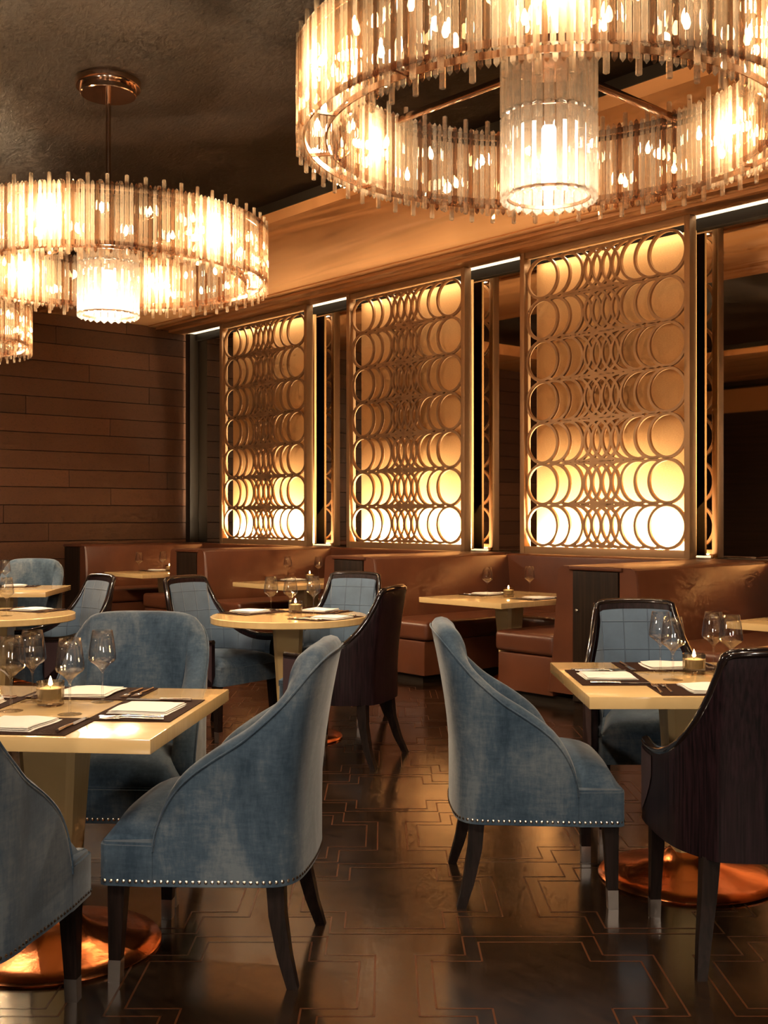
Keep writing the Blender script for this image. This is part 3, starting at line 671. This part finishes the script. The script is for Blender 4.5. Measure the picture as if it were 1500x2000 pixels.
for m_ in (kb, kh): m_.materials.append(M['silver'])
pm = box(-.20, .20, -.13, .13, .0006, .0032, .0008, 'placemat', 1); pm.materials.append(M['mat'])
cnt = [0]
def setting(tx, ty, tz, rz, d, where, mat_=True, cut=True, nap=True, dn=0):
    """rz: direction (degrees) from the table centre out to the seat"""
    a = D_(rz); c, s = math.cos(a), math.sin(a)
    def P(out, side): return (tx + out * c - side * s, ty + out * s + side * c)   # side + = to the right of the outward direction
    zz = tz; r = a + PI / 2                                                        # local -y... faces the table centre
    if mat_:
        x, y = P(d, 0); o = obj('placemat', pm, None, None, (x, y, zz), (0, 0, r)); tag(o, 'dark brown woven placemat ' + where, 'placemat', 'woven placemats'); zz += .0034
    if nap:
        x, y = P(d + dn, 0); o = obj('napkin', naps[cnt[0] % 4], None, None, (x, y, zz), (0, 0, r + random.uniform(-.08, .08))); cnt[0] += 1
        tag(o, 'folded white linen napkin ' + where, 'napkin', 'folded white napkins')
    if cut:
        for k, (sd, w) in enumerate(((.150, 'fork nearer the napkin'), (.185, 'outermost fork'))):
            x, y = P(d - .005 + .012 * k, -sd); o = obj('fork', fk, None, None, (x, y, zz - (.0034 if mat_ and sd > .19 else 0)), (0, 0, r + PI + random.uniform(-.12, .12) if False else r + random.uniform(-.1, .1)))
            tag(o, 'steel ' + w + ' ' + where, 'fork', 'steel forks')
        x, y = P(d - .01, .165); t = thing('table_knife', 'steel table knife ' + where, 'knife', (x, y, zz), r + random.uniform(-.05, .05), 'steel table knives')
        obj('blade', kb, None, t); obj('handle', kh, None, t)
# left foreground table
for rz, w in ((-90, 'on the near edge of the left foreground table'), (0, 'on the right edge of the left foreground table'), (90, 'on the far edge of the left foreground table'), (180, 'on the left edge of the left foreground table')):
    setting(-1.04, 3.57, .75, rz - 5.8, .30, w)
for (x, y), w in (((-.925, 3.70), 'tall wine glass rightmost on the left foreground table'), ((-.965, 3.46), 'wine glass standing before the candle on the left foreground table'), ((-1.155, 3.70), 'wine glass behind left of the candle on the left foreground table'), ((-1.165, 3.52), 'leftmost wine glass on the left foreground table')): glass(x, y, .75, w)
candle(-1.075, 3.63, .75, 'glowing tealight holder among glasses on the left foreground table')
# right table
for rz, w in ((-90, 'on the near edge of the right-hand table'), (180, 'on the left edge of the right-hand table'), (90, 'on the far edge of the right-hand table')): setting(1.143, 4.25, .75, rz, .30, w)
for (x, y), w in (((1.087, 4.429), 'wine glass farthest left on the right-hand table'), ((1.075, 4.19), 'wine glass second from left on the right-hand table'), ((1.29, 4.41), 'wine glass right of the candle on the right-hand table'), ((1.315, 4.27), 'wine glass rising above the dark wood chair back')): glass(x, y, .75, w)
candle(1.20, 4.36, .75, 'glowing tealight holder among glasses on the right-hand table')
# middle round table
for rz, w in ((140, 'on the left of the middle round table'), (60, 'on the far right of the middle round table'), (-38, 'on the near right of the middle round table')): setting(-.585, 6.93, .75, rz, .30, w, dn=.05)
for (x, y), w in (((-.70, 6.98), 'leftmost wine glass on the middle round table'), ((-.575, 6.92), 'wine glass in the centre of the middle round table'), ((-.44, 7.03), 'rightmost wine glass on the middle round table')): glass(x, y, .75, w)
candle(-.555, 7.06, .75, 'glowing tealight holder on the middle round table', .8)
# left-edge tables
setting(-2.42, 7.03, .75, 62, .30, 'on the round table at the left edge')
glass(-2.305, 6.88, .75, 'wine glass on the round table at the left edge')
setting(-3.19, 9.47, .75, 93, .30, 'on the distant square table at the left edge')
glass(-3.34, 9.58, .75, 'left one of two wine glasses before the distant blue chair'); glass(-3.23, 9.61, .75, 'right one of two wine glasses before the distant blue chair')
candle(-3.27, 9.45, .75, 'tealight holder on the distant square table at the left edge')
# booth tables
def on_booth(u, du, dv): p = UV(u + du, 6.72 + dv); return p.x, p.y
UD = math.degrees(math.atan2(UH.y, UH.x))
for u, w, sides in ((3.42, 'on booth table at right edge', (0,)), (6.2, 'on the right middle booth table', (0, 180)), (8.9, 'on booth table behind the round table', (0,)), (11.6, 'on the farthest booth table', (0,))):
    for sd in sides:
        x, y = on_booth(u, 0, .05 if sd == 0 else .02)
        setting(x, y, .71, UD + sd, .30, ('at far side ' if sd == 0 else 'at near side ') + w)
for (x, y), w in (((.84, 9.15), 'left wine glass on the right middle booth table'), ((1.202, 9.30), 'right wine glass on the right middle booth table'), ((-.991, 11.6), 'left wine glass on the booth table behind the round table'),
                  ((-.675, 11.6), 'right wine glass on the booth table behind the round table'), ((-2.80, 12.88), 'left wine glass on the farthest booth table'), ((-2.60, 13.25), 'right wine glass on the farthest booth table')): glass(x, y, .71, w)
candle(1.0, 9.05, .71, 'glowing tealight holder on the right middle booth table'); candle(-.754, 11.44, .71, 'glowing tealight holder on the booth table behind the round table'); candle(-2.52, 13.22, .71, 'tealight holder at the right of the farthest booth table')
